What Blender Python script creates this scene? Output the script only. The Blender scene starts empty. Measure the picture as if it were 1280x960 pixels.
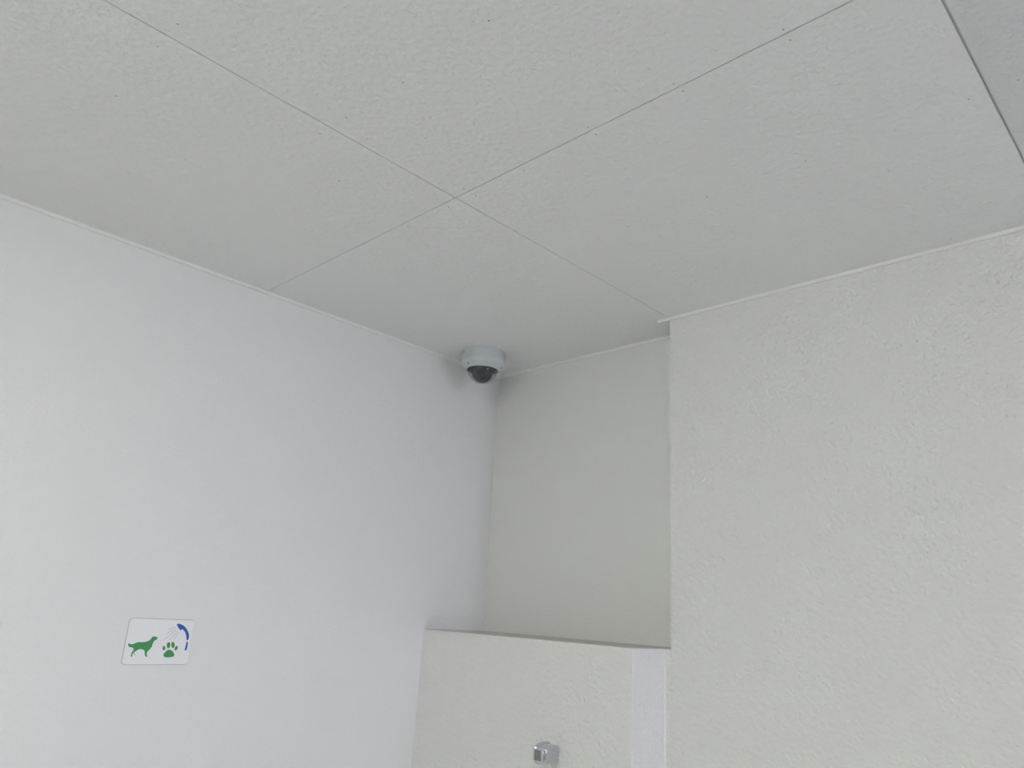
import bpy, bmesh, math, random
from mathutils import Vector, Matrix
C = bpy.context.collection
sc = bpy.context.scene

# ------------------------------------------------------------------ camera
cd = bpy.data.cameras.new('camera'); cam = bpy.data.objects.new('camera', cd); C.objects.link(cam)
cd.sensor_fit = 'HORIZONTAL'; cd.sensor_width = 36.0; cd.lens = 932.45 * 36.0 / 1280.0; cd.clip_start = 0.02
_r = Vector((0.71855663, 0.69299193, 0.05863915)); _u = Vector((0.16291391, -0.24969299, 0.95452212)); _f = Vector((-0.67611791, 0.67632507, 0.29231658))
M = Matrix((( _r.x, _u.x, -_f.x, 1.89867), (_r.y, _u.y, -_f.y, -1.83247), (_r.z, _u.z, -_f.z, 1.568), (0, 0, 0, 1)))
cam.matrix_world = M
sc.camera = cam

# ------------------------------------------------------------------ room measures
H = 2.40            # ceiling height
X1, Y1 = 4.40, -3.60   # far ends of the room, behind and beside the camera
YR = -0.1184        # face of the right wall
XR = 0.8075         # left end of the right wall
YL = -0.2567        # face of the low furred-out wall
XL = 0.7894         # its right end
ZL = 1.5018         # its top
WY0, WY1, WZ0, WZ1 = -0.92, -0.22, 1.00, 2.36   # window opening in the far wall

# ------------------------------------------------------------------ world, lights, exposure
SKY = 14.6
LAMP = 31.2
w = bpy.data.worlds.new('sky'); sc.world = w; w.use_nodes = True
bgn = w.node_tree.nodes['Background']; bgn.inputs[0].default_value = (0.775, 0.75, 0.95, 1); bgn.inputs[1].default_value = SKY
ld = bpy.data.lights.new('window_portal', 'AREA'); ld.shape = 'RECTANGLE'; ld.size = WZ1 - WZ0; ld.size_y = WY1 - WY0
ld.cycles.is_portal = True
lo = bpy.data.objects.new('window_portal', ld); C.objects.link(lo)
lo.location = (X1 + 0.14, (WY0 + WY1) / 2, (WZ0 + WZ1) / 2); lo.rotation_euler = (0, math.radians(90), 0)
vs = sc.view_settings
vs.view_transform = 'Standard'; vs.look = 'None'; vs.gamma = 1.0; vs.use_curve_mapping = False
vs.exposure = 0.0

# ------------------------------------------------------------------ materials
def mat(name, col, rough=0.6, metal=0.0, spec=0.4, bumps=(), mottle=0.0, emit=None, estr=0.0):
    """bumps: (kind, scale, distance, stretch) fine relief layers in object space"""
    m = bpy.data.materials.new(name); m.use_nodes = True
    nt = m.node_tree; b = nt.nodes['Principled BSDF']
    b.inputs['Base Color'].default_value = (*col, 1); b.inputs['Roughness'].default_value = rough
    b.inputs['Metallic'].default_value = metal; b.inputs['Specular IOR Level'].default_value = spec
    tc = nt.nodes.new('ShaderNodeTexCoord')
    prev = None
    for kind, scale, dist, det in bumps:
        if kind == 'noise':
            t = nt.nodes.new('ShaderNodeTexNoise'); t.inputs['Detail'].default_value = det; out = t.outputs[0]
        else:
            t = nt.nodes.new('ShaderNodeTexVoronoi'); t.feature = 'SMOOTH_F1'; t.inputs['Smoothness'].default_value = det; out = t.outputs['Distance']
        t.inputs['Scale'].default_value = scale
        nt.links.new(tc.outputs['Object'], t.inputs['Vector'])
        bp = nt.nodes.new('ShaderNodeBump'); bp.inputs['Strength'].default_value = 1.0; bp.inputs['Distance'].default_value = dist
        nt.links.new(out, bp.inputs['Height'])
        if prev: nt.links.new(prev.outputs[0], bp.inputs['Normal'])
        prev = bp
    if prev: nt.links.new(prev.outputs[0], b.inputs['Normal'])
    if mottle:
        n = nt.nodes.new('ShaderNodeTexNoise'); n.inputs['Scale'].default_value = 3.0; n.inputs['Detail'].default_value = 3
        nt.links.new(tc.outputs['Object'], n.inputs['Vector'])
        r = nt.nodes.new('ShaderNodeMapRange'); r.inputs['To Min'].default_value = 1 - mottle; r.inputs['To Max'].default_value = 1 + mottle
        nt.links.new(n.outputs[0], r.inputs['Value'])
        v = nt.nodes.new('ShaderNodeVectorMath'); v.operation = 'SCALE'; v.inputs[0].default_value = col
        nt.links.new(r.outputs[0], v.inputs['Scale']); nt.links.new(v.outputs[0], b.inputs['Base Color'])
    if emit:
        b.inputs['Emission Color'].default_value = (*emit, 1); b.inputs['Emission Strength'].default_value = estr
    return m

WALLC = (0.86, 0.865, 0.855)
M_wall = mat('textured_wallpaper', WALLC, 0.55, bumps=(('noise', 130, 0.0034, 2.0), ('voronoi', 85, 0.0024, 0.6)), mottle=0.008)
M_wall_smooth = mat('fine_wallpaper', WALLC, 0.6, bumps=(('noise', 140, 0.0022, 2.0),), mottle=0.008)
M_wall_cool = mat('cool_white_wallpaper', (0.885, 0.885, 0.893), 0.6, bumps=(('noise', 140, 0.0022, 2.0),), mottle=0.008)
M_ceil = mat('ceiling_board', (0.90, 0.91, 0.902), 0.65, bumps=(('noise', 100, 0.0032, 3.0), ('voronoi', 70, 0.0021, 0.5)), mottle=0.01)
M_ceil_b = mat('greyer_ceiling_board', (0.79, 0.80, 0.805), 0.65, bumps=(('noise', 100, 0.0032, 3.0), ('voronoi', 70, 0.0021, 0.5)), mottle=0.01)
M_wall_far = mat('plain_wall', (0.60, 0.60, 0.59), 0.6)
M_joint = mat('joint_backing', (0.72, 0.73, 0.74), 0.8)
M_trim = mat('plastic_trim', (0.90, 0.90, 0.88), 0.35)
M_caulk = mat('white_sealant', (0.88, 0.88, 0.87), 0.4)
M_floor = mat('vinyl_floor', (0.72, 0.72, 0.70), 0.45, mottle=0.05)
M_screw = mat('screw_head', (0.46, 0.47, 0.47), 0.6)
M_house = mat('camera_housing', (0.62, 0.66, 0.685), 0.24, spec=0.5)
M_black = mat('dark_plastic', (0.022, 0.026, 0.03), 0.45)
M_lens = mat('lens_glass', (0.008, 0.009, 0.012), 0.08)
M_chrome = mat('chrome', (0.66, 0.66, 0.69), 0.10, metal=1.0)
M_chrome_dark = mat('dark_chrome', (0.30, 0.31, 0.30), 0.3, metal=1.0)
M_sign = mat('sign_board', (0.93, 0.945, 0.97), 0.35)
M_green = mat('green_print', (0.06, 0.31, 0.10), 0.4)
M_blue = mat('blue_print', (0.03, 0.11, 0.48), 0.4)
M_spray = mat('pale_blue_print', (0.25, 0.31, 0.48), 0.4)
M_ground = mat('light_concrete', (0.34, 0.34, 0.335), 0.85, mottle=0.1)
M_lampbody = mat('lamp_body', (0.8, 0.8, 0.8), 0.4)
M_diff = mat('lamp_diffuser', (0.9, 0.9, 0.9), 0.5, emit=(0.988, 1.0, 0.866), estr=LAMP)
M_frame = mat('window_frame', (0.55, 0.56, 0.57), 0.4)

def thin_glass(name, tint, ior=1.5):
    m = bpy.data.materials.new(name); m.use_nodes = True; nt = m.node_tree
    nt.nodes.remove(nt.nodes['Principled BSDF'])
    tr = nt.nodes.new('ShaderNodeBsdfTransparent'); tr.inputs[0].default_value = (*tint, 1)
    gl = nt.nodes.new('ShaderNodeBsdfGlossy'); gl.inputs['Roughness'].default_value = 0.02
    f0 = ((ior - 1) / (ior + 1)) ** 2
    lw = nt.nodes.new('ShaderNodeLayerWeight'); lw.inputs[0].default_value = 0.5
    pw = nt.nodes.new('ShaderNodeMath'); pw.operation = 'POWER'; pw.inputs[1].default_value = 5.0
    fr = nt.nodes.new('ShaderNodeMath'); fr.operation = 'MULTIPLY_ADD'; fr.inputs[1].default_value = 1 - f0; fr.inputs[2].default_value = f0
    nt.links.new(lw.outputs['Facing'], pw.inputs[0]); nt.links.new(pw.outputs[0], fr.inputs[0])
    mx = nt.nodes.new('ShaderNodeMixShader')
    nt.links.new(fr.outputs[0], mx.inputs[0]); nt.links.new(tr.outputs[0], mx.inputs[1]); nt.links.new(gl.outputs[0], mx.inputs[2])
    nt.links.new(mx.outputs[0], nt.nodes['Material Output'].inputs[0])
    return m
M_pane = thin_glass('window_glass', (0.97, 0.98, 0.98))
M_bubble = thin_glass('dome_plastic', (0.86, 0.88, 0.88), 1.8)

# ------------------------------------------------------------------ helpers
def link(name, me, m, parent=None, loc=(0, 0, 0)):
    o = bpy.data.objects.new(name, me); C.objects.link(o); o.location = loc
    if m and not me.materials: me.materials.append(m)
    if parent: o.parent = parent
    return o
def bm_obj(name, bm, m, parent=None, loc=(0, 0, 0), smooth=False):
    bmesh.ops.recalc_face_normals(bm, faces=bm.faces)
    me = bpy.data.meshes.new(name); bm.to_mesh(me); bm.free()
    if smooth:
        for p in me.polygons: p.use_smooth = True
        me.set_sharp_from_angle(angle=math.radians(38))
    return link(name, me, m, parent, loc)
def box(bm, a, b, bev=0.0, seg=2):
    r = bmesh.ops.create_cube(bm, size=1.0)
    vs_ = r['verts']; a = Vector(a); b = Vector(b)
    for v in vs_: v.co = Vector(((a.x + b.x) / 2 + v.co.x * (b.x - a.x), (a.y + b.y) / 2 + v.co.y * (b.y - a.y), (a.z + b.z) / 2 + v.co.z * (b.z - a.z)))
    if bev:
        es = list({e for v in vs_ for e in v.link_edges})
        bmesh.ops.bevel(bm, geom=es, offset=bev, segments=seg, profile=0.5, affect='EDGES')
def lathe(bm, prof, n=48):
    rings = []
    for r, z in prof:
        if r < 1e-6: rings.append([bm.verts.new((0, 0, z))])
        else: rings.append([bm.verts.new((r * math.cos(2 * math.pi * i / n), r * math.sin(2 * math.pi * i / n), z)) for i in range(n)])
    for A, B in zip(rings, rings[1:]):
        if len(A) == 1 and len(B) == 1: continue
        for i in range(n):
            j = (i + 1) % n
            if len(A) == 1: bm.faces.new((A[0], B[i], B[j]))
            elif len(B) == 1: bm.faces.new((A[i], A[j], B[0]))
            else: bm.faces.new((A[i], A[j], B[j], B[i]))
def prism(bm, pts, x0, x1, sharp=True):
    """outline pts (y, z) extruded from x0 to x1"""
    A = [bm.verts.new((x0, y, z)) for y, z in pts]; B = [bm.verts.new((x1, y, z)) for y, z in pts]
    n = len(pts)
    fa = bm.faces.new(A); fb = bm.faces.new(B)
    fa.normal_update(); fb.normal_update()
    for i in range(n): bm.faces.new((A[i], A[(i + 1) % n], B[(i + 1) % n], B[i]))
    bmesh.ops.triangulate(bm, faces=[fa, fb], ngon_method='BEAUTY')
def struct(o, label):
    o['kind'] = 'structure'; o['label'] = label
    return o
def tag(o, label, cat, group=None):
    o['label'] = label; o['category'] = cat
    if group: o['group'] = group
    return o
def empty(name, loc):
    o = bpy.data.objects.new(name, None); C.objects.link(o); o.location = loc; o.empty_display_size = 0.05
    return o

# ------------------------------------------------------------------ the setting
bm = bmesh.new(); box(bm, (-0.1, Y1 - 0.1, -0.1), (X1 + 0.1, 0.1, 0)); struct(bm_obj('floor', bm, M_floor), 'pale grey vinyl floor below the frame')
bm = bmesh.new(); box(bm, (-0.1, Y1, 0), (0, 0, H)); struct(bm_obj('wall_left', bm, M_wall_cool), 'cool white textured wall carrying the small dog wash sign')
bm = bmesh.new(); box(bm, (-0.1, 0, 0), (X1, 0.1, H)); struct(bm_obj('wall_back', bm, M_wall_smooth), 'smooth shaded wall at the back of the recess under the dome camera')
bm = bmesh.new(); box(bm, (XR, YR, 0), (X1, 0, H), 0.0012, 2); struct(bm_obj('wall_right', bm, M_wall), 'large bumpy off-white wall filling the right of the photo')
# low furred-out wall: L-shaped plan, open ledge on top
bm = bmesh.new()
plan = [(0, 0), (0, YL), (XL, YL), (XL, YR), (XR, YR), (XR, 0)]
A = [bm.verts.new((x, y, 0)) for x, y in plan]; B = [bm.verts.new((x, y, ZL)) for x, y in plan]
bm.faces.new(A); bm.faces.new(B)
for i in range(6): bm.faces.new((A[i], A[(i + 1) % 6], B[(i + 1) % 6], B[i]))
bmesh.ops.recalc_face_normals(bm, faces=bm.faces)
bm.edges.ensure_lookup_table()
es = [e for e in bm.edges if (abs(e.verts[0].co.x - XL) < 1e-5 and abs(e.verts[1].co.x - XL) < 1e-5 and abs(e.verts[0].co.y - YL) < 1e-5 and abs(e.verts[1].co.y - YL) < 1e-5)
      or (abs(e.verts[0].co.z - ZL) < 1e-5 and abs(e.verts[1].co.z - ZL) < 1e-5 and abs(e.verts[0].co.y - YL) < 1e-5 and abs(e.verts[1].co.y - YL) < 1e-5)]
bmesh.ops.bevel(bm, geom=es, offset=0.0015, segments=2, profile=0.5, affect='EDGES')
struct(bm_obj('wall_lower', bm, M_wall), 'low furred-out wall with a dark narrow ledge and the chrome fitting')
# thin grey-brown slab on top of the ledge, darker than the wall
low = bpy.data.objects['wall_lower']
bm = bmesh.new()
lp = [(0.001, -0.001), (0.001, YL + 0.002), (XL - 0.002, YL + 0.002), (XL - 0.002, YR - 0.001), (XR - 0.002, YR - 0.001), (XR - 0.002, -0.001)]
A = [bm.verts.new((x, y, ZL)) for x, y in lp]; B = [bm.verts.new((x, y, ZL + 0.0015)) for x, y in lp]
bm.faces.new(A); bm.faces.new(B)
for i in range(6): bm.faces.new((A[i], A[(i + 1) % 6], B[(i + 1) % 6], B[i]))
bm_obj('ledge_top', bm, mat('grey_brown_ledge', (0.63, 0.615, 0.575), 0.8), low)
bm = bmesh.new(); box(bm, (-0.1, Y1 - 0.1, 0), (X1 + 0.1, Y1, H)); struct(bm_obj('wall_rear', bm, M_wall_far), 'off-white wall behind the camera position')
bm = bmesh.new()
box(bm, (X1, Y1, 0), (X1 + 0.1, WY0, H)); box(bm, (X1, WY1, 0), (X1 + 0.1, 0.1, H))
box(bm, (X1, WY0, 0), (X1 + 0.1, WY1, WZ0)); box(bm, (X1, WY0, WZ1), (X1 + 0.1, WY1, H))
struct(bm_obj('wall_window', bm, M_wall_far), 'off-white wall with the tall window outside the frame')
bm = bmesh.new(); box(bm, (X1 + 0.1, -9.0, -0.3), (X1 + 14.0, 9.0, -0.1)); struct(bm_obj('ground', bm, M_ground), 'light concrete ground outside the window')
# window
bm = bmesh.new()
t = 0.04
box(bm, (X1 + 0.02, WY0, WZ0), (X1 + 0.07, WY0 + t, WZ1)); box(bm, (X1 + 0.02, WY1 - t, WZ0), (X1 + 0.07, WY1, WZ1))
box(bm, (X1 + 0.02, WY0 + t, WZ0), (X1 + 0.07, WY1 - t, WZ0 + t)); box(bm, (X1 + 0.02, WY0 + t, WZ1 - t), (X1 + 0.07, WY1 - t, WZ1))
win = struct(bm_obj('window_1', bm, M_frame), 'tall window letting daylight in from the right, outside the frame')
bm = bmesh.new(); box(bm, (X1 + 0.043, WY0 + t, WZ0 + t), (X1 + 0.047, WY1 - t, WZ1 - t)); bm_obj('window_pane', bm, M_pane, win)

# ceiling: backing slab, boards with open joints, screws
bm = bmesh.new(); box(bm, (-0.1, Y1 - 0.1, H + 0.0050), (X1 + 0.1, 0.1, H + 0.06)); ceil = struct(bm_obj('ceiling', bm, M_joint), 'white textured ceiling of large boards with thin open joints')
xs = [0.0, 0.8075, 1.7177, 2.6279, 3.5381, X1]; gx = [0, 0.0016, 0.0034, 0.0018, 0.0018, 0]
ys = [Y1, -2.7652, -0.9440, 0.0]; gy = [0, 0.0014, 0.0014, 0]
panels = {}
for i in range(5):
    for j in range(3):
        bm = bmesh.new()
        a = (xs[i] + gx[i] / 2, ys[j] + gy[j] / 2, H); b = (xs[i + 1] - gx[i + 1] / 2, ys[j + 1] - gy[j + 1] / 2, H + 0.0050)
        box(bm, a, b)
        es = [e for e in bm.edges if abs(e.verts[0].co.z - H) < 1e-6 and abs(e.verts[1].co.z - H) < 1e-6]
        bmesh.ops.bevel(bm, geom=es, offset=0.0007, segments=1, affect='EDGES')
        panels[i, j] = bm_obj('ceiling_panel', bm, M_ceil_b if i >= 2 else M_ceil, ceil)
# screw rows run across the boards at about 0.30 m
smesh = None
pts = [(0.7712, -1.5528), (0.8458, -1.5518), (0.5845, -1.5523), (1.0103, -1.2432), (0.8557, -1.2512), (0.666, -1.1409), (1.2166, -1.2451), (1.1729, -0.9552), (1.1711, -0.9298),
       (1.3492, -0.9556), (1.3518, -0.9309), (1.5316, -0.9283), (1.5327, -0.9544), (1.2187, -0.6237), (1.4217, -0.622), (1.6898, -0.6248), (1.395, -0.1339), (1.5399, -0.1534), (1.758, -0.6268),
       (0.9913, -0.9279), (0.8474, -0.9221), (0.8481, -0.9571), (0.6281, -0.930), (0.7673, -0.9278), (0.7761, -1.2559), (1.022, -0.622), (0.40, -0.957), (1.756, -0.925)]
for x, y in pts:
    if abs(x - 0.117) < 0.1 and abs(y + 0.2) < 0.1: continue
    i = max(k for k in range(5) if xs[k] < x); j = max(k for k in range(3) if ys[k] < y)
    if smesh is None:
        bm = bmesh.new(); lathe(bm, [(0, -0.0005), (0.0012, -0.0005), (0.0020, 0.0002)], 8)
        o = bm_obj('screw', bm, M_screw, panels[i, j], (x, y, H)); smesh = o.data
    else: link('screw', smesh, None, panels[i, j], (x, y, H))

# ceiling edge trim: a slim plastic bead
def trim(name, p0, p1, nrm, label, h=0.008, d=0.008):
    p0 = Vector(p0); p1 = Vector(p1); nrm = Vector(nrm)
    prof = [(0, 0), (d, 0), (d, -h * 0.55), (d * 0.75, -h), (0, -h)]
    bm = bmesh.new()
    A = [bm.verts.new(p0 + nrm * a + Vector((0, 0, z))) for a, z in prof]; B = [bm.verts.new(p1 + nrm * a + Vector((0, 0, z))) for a, z in prof]
    bm.faces.new(A); bm.faces.new(B)
    for k in range(5): bm.faces.new((A[k], A[(k + 1) % 5], B[(k + 1) % 5], B[k]))
    struct(bm_obj(name, bm, M_trim), label)
trim('trim_1', (0, Y1, H), (0, -0.008, H), (1, 0, 0), 'slim white bead where the left wall meets the ceiling')
trim('trim_2', (0.772, YR, H), (X1, YR, H), (0, -1, 0), 'slim white bead along the top of the right wall')
trim('trim_3', (0, 0, H), (XR, 0, H), (0, -1, 0), 'slim white bead along the top of the recess wall')
def bead(name, x, y, z0, z1, r, label):
    bm = bmesh.new()
    A = []; B = []
    for k in range(8):
        a = 2 * math.pi * k / 8
        A.append(bm.verts.new((x + r * math.cos(a), y + r * math.sin(a), z0))); B.append(bm.verts.new((x + r * math.cos(a), y + r * math.sin(a), z1)))
    bm.faces.new(A); bm.faces.new(B)
    for k in range(8): bm.faces.new((A[k], A[(k + 1) % 8], B[(k + 1) % 8], B[k]))
    struct(bm_obj(name, bm, M_caulk, smooth=True), label)
bead('trim_4', XL, YR, 0.0, ZL - 0.012, 0.0028, 'white sealant line in the corner beside the right wall')

# ------------------------------------------------------------------ dome security camera
cx, cy = 0.141, -0.218
camr = tag(empty('security_camera', (cx, cy, H)), 'small white dome security camera with dark lens bubble on the ceiling corner', 'camera')
bm = bmesh.new()
lathe(bm, [(0, 0), (0.0730, 0), (0.0738, -0.002), (0.0745, -0.024), (0.0745, -0.0265), (0, -0.0265)], 64)
bm_obj('mounting_base', bm, M_house, camr, smooth=True)
bm = bmesh.new()
lathe(bm, [(0.052, -0.0270), (0.0755, -0.0270), (0.0763, -0.0290), (0.0765, -0.0420), (0.0755, -0.0460), (0.0735, -0.0485), (0.0690, -0.0525), (0.0630, -0.0570), (0.0565, -0.0615), (0.0530, -0.0625), (0.0518, -0.0618), (0.0512, -0.0590), (0.0512, -0.0500), (0.052, -0.0270)], 64)
bm_obj('housing_ring', bm, M_house, camr, smooth=True)
bm = bmesh.new()
pr = [(0.0505, -0.055)]
for k in range(0, 13):
    a = math.radians(90 * k / 12); pr.append((0.0500 * math.cos(a), -0.0620 - 0.0455 * math.sin(a)))
lathe(bm, pr, 48)
bm_obj('dome_cover', bm, M_bubble, camr, smooth=True)
bm = bmesh.new()
pr = [(0, -0.050), (0.0475, -0.050), (0.0475, -0.0600), (0.0400, -0.0680), (0.0370, -0.0705)]
for k in range(0, 10):
    a = math.radians(90 * k / 9); pr.append((0.0345 * math.cos(a), -0.0720 - 0.0325 * math.sin(a)))
lathe(bm, pr, 48)
inner = bm_obj('lens_shroud', bm, M_black, camr, smooth=True)
# lens barrel looking out of the shroud towards the room
bm = bmesh.new(); lathe(bm, [(0, 0), (0.0125, 0), (0.0125, 0.006), (0.0105, 0.008), (0.0098, 0.0055), (0, 0.0040)], 24)
ln = bm_obj('lens', bm, M_lens, inner, smooth=True)
dv = Vector((0.66, -0.60, -0.50)).normalized()
ln.matrix_local = Matrix.Translation(Vector((0, 0, -0.0720)) + dv * 0.0300) @ dv.to_track_quat('Z', 'Y').to_matrix().to_4x4()
# three ring screws and the conduit knock-out on the base
bm = bmesh.new(); lathe(bm, [(0.0032, 0.0002), (0.0030, 0.0010), (0.0018, 0.0011), (0.0015, 0.0002), (0, 0.0002)], 12)
scm = None
for ang in (-90.0, 30.0, 150.0):
    a = math.radians(ang)
    nrm = Vector((math.cos(a) * 0.68, math.sin(a) * 0.68, -0.73)).normalized()
    pos = Vector((math.cos(a) * 0.0662, math.sin(a) * 0.0662, -0.0546))
    if scm is None:
        o = bm_obj('ring_screw', bm, mat('dark_ring_screw', (0.12, 0.12, 0.12), 0.5), camr); scm = o.data
    else: o = link('ring_screw', scm, None, camr)
    o.matrix_local = Matrix.Translation(pos) @ nrm.to_track_quat('Z', 'Y').to_matrix().to_4x4()
bm = bmesh.new(); lathe(bm, [(0, 0.0012), (0.0058, 0.0012), (0.0070, 0.0002), (0.0070, -0.001)], 20)
a = math.radians(-108)
o = bm_obj('conduit_plug', bm, mat('grey_plug', (0.36, 0.39, 0.40), 0.5), camr, smooth=True)
o.matrix_local = Matrix.Translation(Vector((math.cos(a) * 0.0740, math.sin(a) * 0.0740, -0.0125))) @ Vector((math.cos(a), math.sin(a), 0)).to_track_quat('Z', 'Y').to_matrix().to_4x4()

# ------------------------------------------------------------------ dog wash sign
sy, sz = -1.0627, 1.4529
sgn = tag(empty('wall_sign', (0, sy, sz)), 'white rounded sign with green dog, paw print and blue shower on left wall', 'sign')
def rrect(w_, h_, r_, n=6):
    out = []
    for (qx, qy, a0) in ((w_ / 2 - r_, h_ / 2 - r_, 0), (-w_ / 2 + r_, h_ / 2 - r_, 90), (-w_ / 2 + r_, -h_ / 2 + r_, 180), (w_ / 2 - r_, -h_ / 2 + r_, 270)):
        for k in range(n + 1):
            a = math.radians(a0 + 90 * k / n); out.append((qx + r_ * math.cos(a), qy + r_ * math.sin(a)))
    return out
bm = bmesh.new(); prism(bm, rrect(0.152, 0.101, 0.008), 0.0002, 0.0030); bm_obj('sign_board', bm, M_sign, sgn)
bm = bmesh.new(); prism(bm, rrect(0.1545, 0.1035, 0.0092), 0.00005, 0.0008); bm_obj('sign_edge', bm, mat('sign_edge_grey', (0.50, 0.53, 0.57), 0.5), sgn)
DOG = [(-5.9, 9.2), (-9.6, 10.3), (-14.6, 11.7), (-18.6, 10.8), (-21.0, 7.1), (-22.5, 4.1), (-25.8, 1.6), (-30.4, -0.3), (-36.3, -1.6), (-42.4, -1.7), (-48.6, -1.5), (-53.2, -3.0), (-57.5, -5.5), (-62.2, -6.5), (-65.9, -6.2), (-69.6, -4.4), (-70.9, -6.2), (-69.3, -10.0), (-66.2, -13.3), (-62.0, -13.2), (-58.3, -13.5), (-56.6, -17.3), (-55.8, -20.3), (-58.5, -23.2), (-59.4, -26.8), (-59.6, -30.3), (-59.5, -33.3), (-57.2, -34.2), (-55.8, -33.3), (-57.0, -29.4), (-56.1, -26.2), (-55.1, -25.0), (-53.2, -28.5), (-51.6, -30.9), (-50.9, -29.9), (-53.2, -26.2), (-54.2, -23.8), (-51.4, -22.6), (-48.3, -20.2), (-45.1, -17.8), (-42.8, -17.0), (-38.1, -17.2), (-32.9, -18.9), (-30.4, -21.3), (-29.5, -24.3), (-29.4, -27.8), (-26.8, -32.0), (-24.5, -34.1), (-21.8, -33.5), (-23.0, -30.8), (-24.9, -28.4), (-24.4, -24.2), (-23.5, -21.2), (-20.4, -18.2), (-17.5, -14.0), (-15.6, -10.9), (-15.4, -5.5), (-14.3, -1.2), (-12.5, 2.4), (-9.6, 3.7), (-6.9, 6.4)]
TOES = [[(16.2, -14.7), (16.0, -16.9), (15.1, -18.7), (13.8, -19.5), (12.3, -19.3), (10.9, -18.2), (9.9, -16.2), (9.5, -13.9), (9.7, -11.6), (10.6, -9.9), (11.9, -9.0), (13.4, -9.2), (14.8, -10.4), (15.8, -12.3)],
        [(26.7, -7.7), (26.7, -10.7), (25.8, -13.0), (24.2, -14.3), (22.3, -14.2), (20.4, -12.7), (18.9, -10.2), (18.2, -7.2), (18.2, -4.2), (19.1, -1.9), (20.7, -0.6), (22.6, -0.7), (24.5, -2.1), (26.0, -4.6)],
        [(37.1, -6.7), (37.4, -9.8), (36.7, -12.3), (35.3, -13.7), (33.4, -13.8), (31.4, -12.5), (29.7, -10.1), (28.6, -7.1), (28.3, -4.1), (28.9, -1.6), (30.3, -0.2), (32.2, -0.1), (34.2, -1.3), (36.0, -3.7)],
        [(45.3, -15.4), (44.4, -17.6), (43.0, -19.1), (41.4, -19.6), (39.9, -19.1), (38.8, -17.6), (38.3, -15.5), (38.5, -13.1), (39.4, -10.9), (40.8, -9.4), (42.4, -8.8), (43.9, -9.3), (45.0, -10.8), (45.5, -13.0)]]
PAD = [(26.7, -17.6), (32.2, -19.2), (37.6, -23.8), (40.6, -28.7), (39.4, -33.0), (33.8, -34.3), (28.8, -34.9), (22.4, -35.1), (17.0, -33.7), (14.5, -30.7), (14.9, -26.4), (18.1, -22.7), (21.8, -18.8)]
HEAD = [(33.1, 38.6), (34.4, 41.1), (36.8, 42.2), (41.7, 40.9), (50.2, 38.1), (58.0, 32.0), (64.2, 23.7), (67.6, 16.3), (68.4, 8.8), (67.2, 4.5), (63.4, 4.7), (62.5, 9.9), (60.7, 16.1), (57.1, 22.3), (53.0, 26.6), (49.1, 29.6), (46.8, 28.9), (44.2, 26.1), (40.8, 30.4), (37.0, 34.3)]
HANDLE = [(64.2, 1.2), (67.8, 0.9), (68.5, -6.2), (68.1, -16.2), (67.0, -19.6), (63.3, -18.7), (63.3, -13.8), (64.5, -6.3)]
def smooth_poly(p, it=1):
    for _ in range(it):
        q = []
        for i in range(len(p)):
            a, b = p[i], p[(i + 1) % len(p)]
            q += [(a[0] * .75 + b[0] * .25, a[1] * .75 + b[1] * .25), (a[0] * .25 + b[0] * .75, a[1] * .25 + b[1] * .75)]
        p = q
    return p
def print_(name, pts_, m, it=1, parent=sgn):
    bm = bmesh.new(); prism(bm, [(y / 1000, z / 1000) for y, z in smooth_poly(pts_, it)], 0.0029, 0.0033)
    return bm_obj(name, bm, m, parent)
print_('dog_pictogram', DOG, M_green, 1)['label'] = 'green standing dog silhouette'
pad = print_('paw_pad', PAD, M_green, 2); pad['label'] = 'green paw print'
for tp in TOES: print_('paw_toe', tp, M_green, 1, pad)
sh = print_('shower_head', HEAD, M_blue, 2); sh['label'] = 'blue curved shower head'
print_('shower_handle', HANDLE, M_blue, 1, sh)
JETS = [((29.6, 34.7), (13.7, 26.7)), ((33.2, 31.3), (10.9, 16.4)), ((34.7, 27.2), (9.9, 4.8)), ((38.2, 23.9), (20.3, 1.6)), ((41.8, 22.2), (30.5, 0.1))]
for (a, b) in JETS:
    bm = bmesh.new(); a = Vector(a); b = Vector(b); L = (b - a).length; d = (b - a) / L; nn = Vector((-d.y, d.x)) * 0.42
    k = 0.0
    while k + 2.3 <= L + 0.4:
        p = a + d * k; q = a + d * (k + 2.2)
        prism(bm, [((p + nn).x / 1000, (p + nn).y / 1000), ((q + nn).x / 1000, (q + nn).y / 1000), ((q - nn).x / 1000, (q - nn).y / 1000), ((p - nn).x / 1000, (p - nn).y / 1000)], 0.0029, 0.0032)
        k += 3.4
    bm_obj('water_jet', bm, M_spray, sgn)

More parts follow.
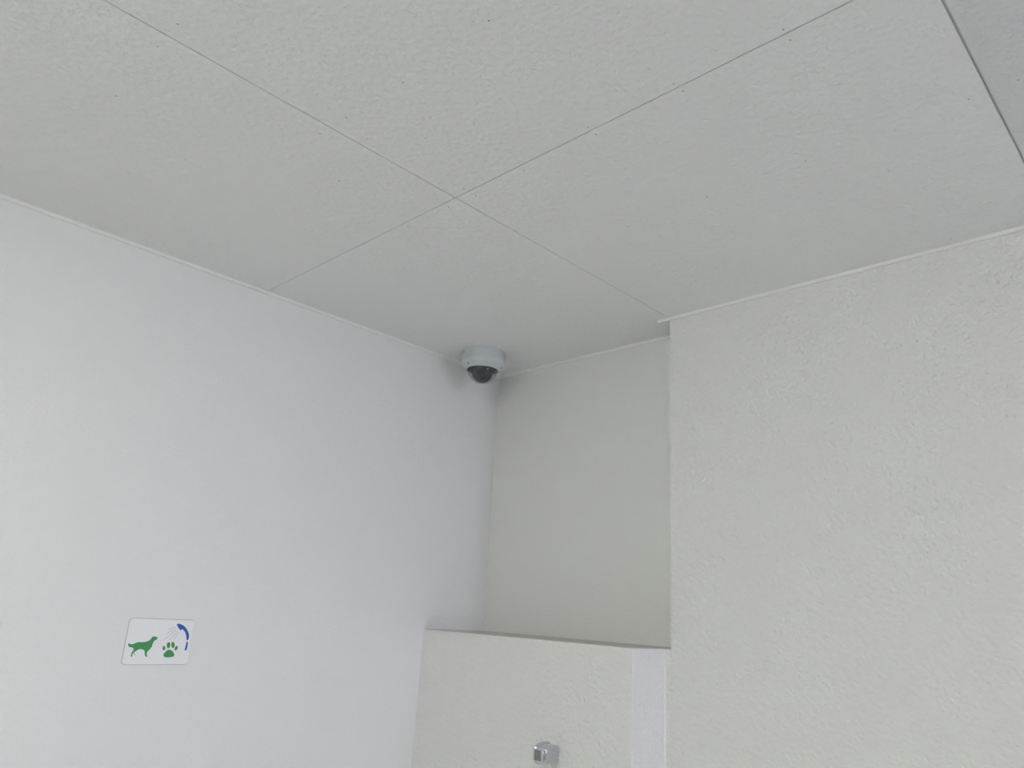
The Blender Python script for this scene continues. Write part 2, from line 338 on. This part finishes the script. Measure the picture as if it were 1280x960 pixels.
# ------------------------------------------------------------------ chrome wall fitting
fit = tag(empty('wall_fitting', (0.5565, YL, 1.232)), 'small chrome block-shaped wall fitting with rounded edges on the low wall', 'fitting')
bm = bmesh.new()
prof = []
# side outline (depth, height): tall at the front, rounded towards the wall
for y, z in [(0.0, -0.015), (0.0, 0.0225), (-0.010, 0.0262), (-0.035, 0.0265), (-0.052, 0.0225), (-0.055, 0.0160), (-0.055, -0.0110), (-0.050, -0.0145), (-0.010, -0.0165)]: prof.append((y, z))
prism(bm, smooth_poly(prof, 1), -0.0165, 0.0165)
es = [e for e in bm.edges if abs(abs(e.verts[0].co.x) - 0.0165) < 1e-6 and abs(e.verts[0].co.x - e.verts[1].co.x) < 1e-6 and len(e.link_faces) == 2 and any(abs(f.normal.x) < 0.5 for f in e.link_faces)]
bm.normal_update()
bmesh.ops.dissolve_limit(bm, angle_limit=0.01, verts=bm.verts, edges=bm.edges)
es = [e for e in bm.edges if abs(abs(e.verts[0].co.x) - 0.0165) < 1e-6 and abs(e.verts[0].co.x - e.verts[1].co.x) < 1e-6]
bmesh.ops.bevel(bm, geom=es, offset=0.0045, segments=4, profile=0.5, affect='EDGES')
bm_obj('body', bm, M_chrome, fit, smooth=True)
bm = bmesh.new(); box(bm, (-0.0225, -0.0585, -0.0105), (0.0125, -0.0545, 0.0175), 0.0016, 3); bm_obj('front_plate', bm, M_chrome, fit, smooth=True)
bm = bmesh.new(); box(bm, (-0.0165, -0.0592, -0.0085), (0.0045, -0.0580, 0.0150), 0.0003, 1); o = bm_obj('front_inset', bm, M_chrome_dark, fit); o['label'] = 'darker grey front inset'

# ------------------------------------------------------------------ ceiling lamp behind the camera position
lamp = tag(empty('ceiling_light', (1.60, -2.50, H)), 'long white fluorescent ceiling light behind the camera position', 'ceiling light')
bm = bmesh.new(); box(bm, (-0.63, -0.09, -0.035), (0.63, 0.09, 0.0), 0.004); bm_obj('lamp_body', bm, M_lampbody, lamp)
bm = bmesh.new(); box(bm, (-0.61, -0.07, -0.085), (0.61, 0.07, -0.035), 0.012, 3); bm_obj('lamp_shade', bm, M_diff, lamp, smooth=True)
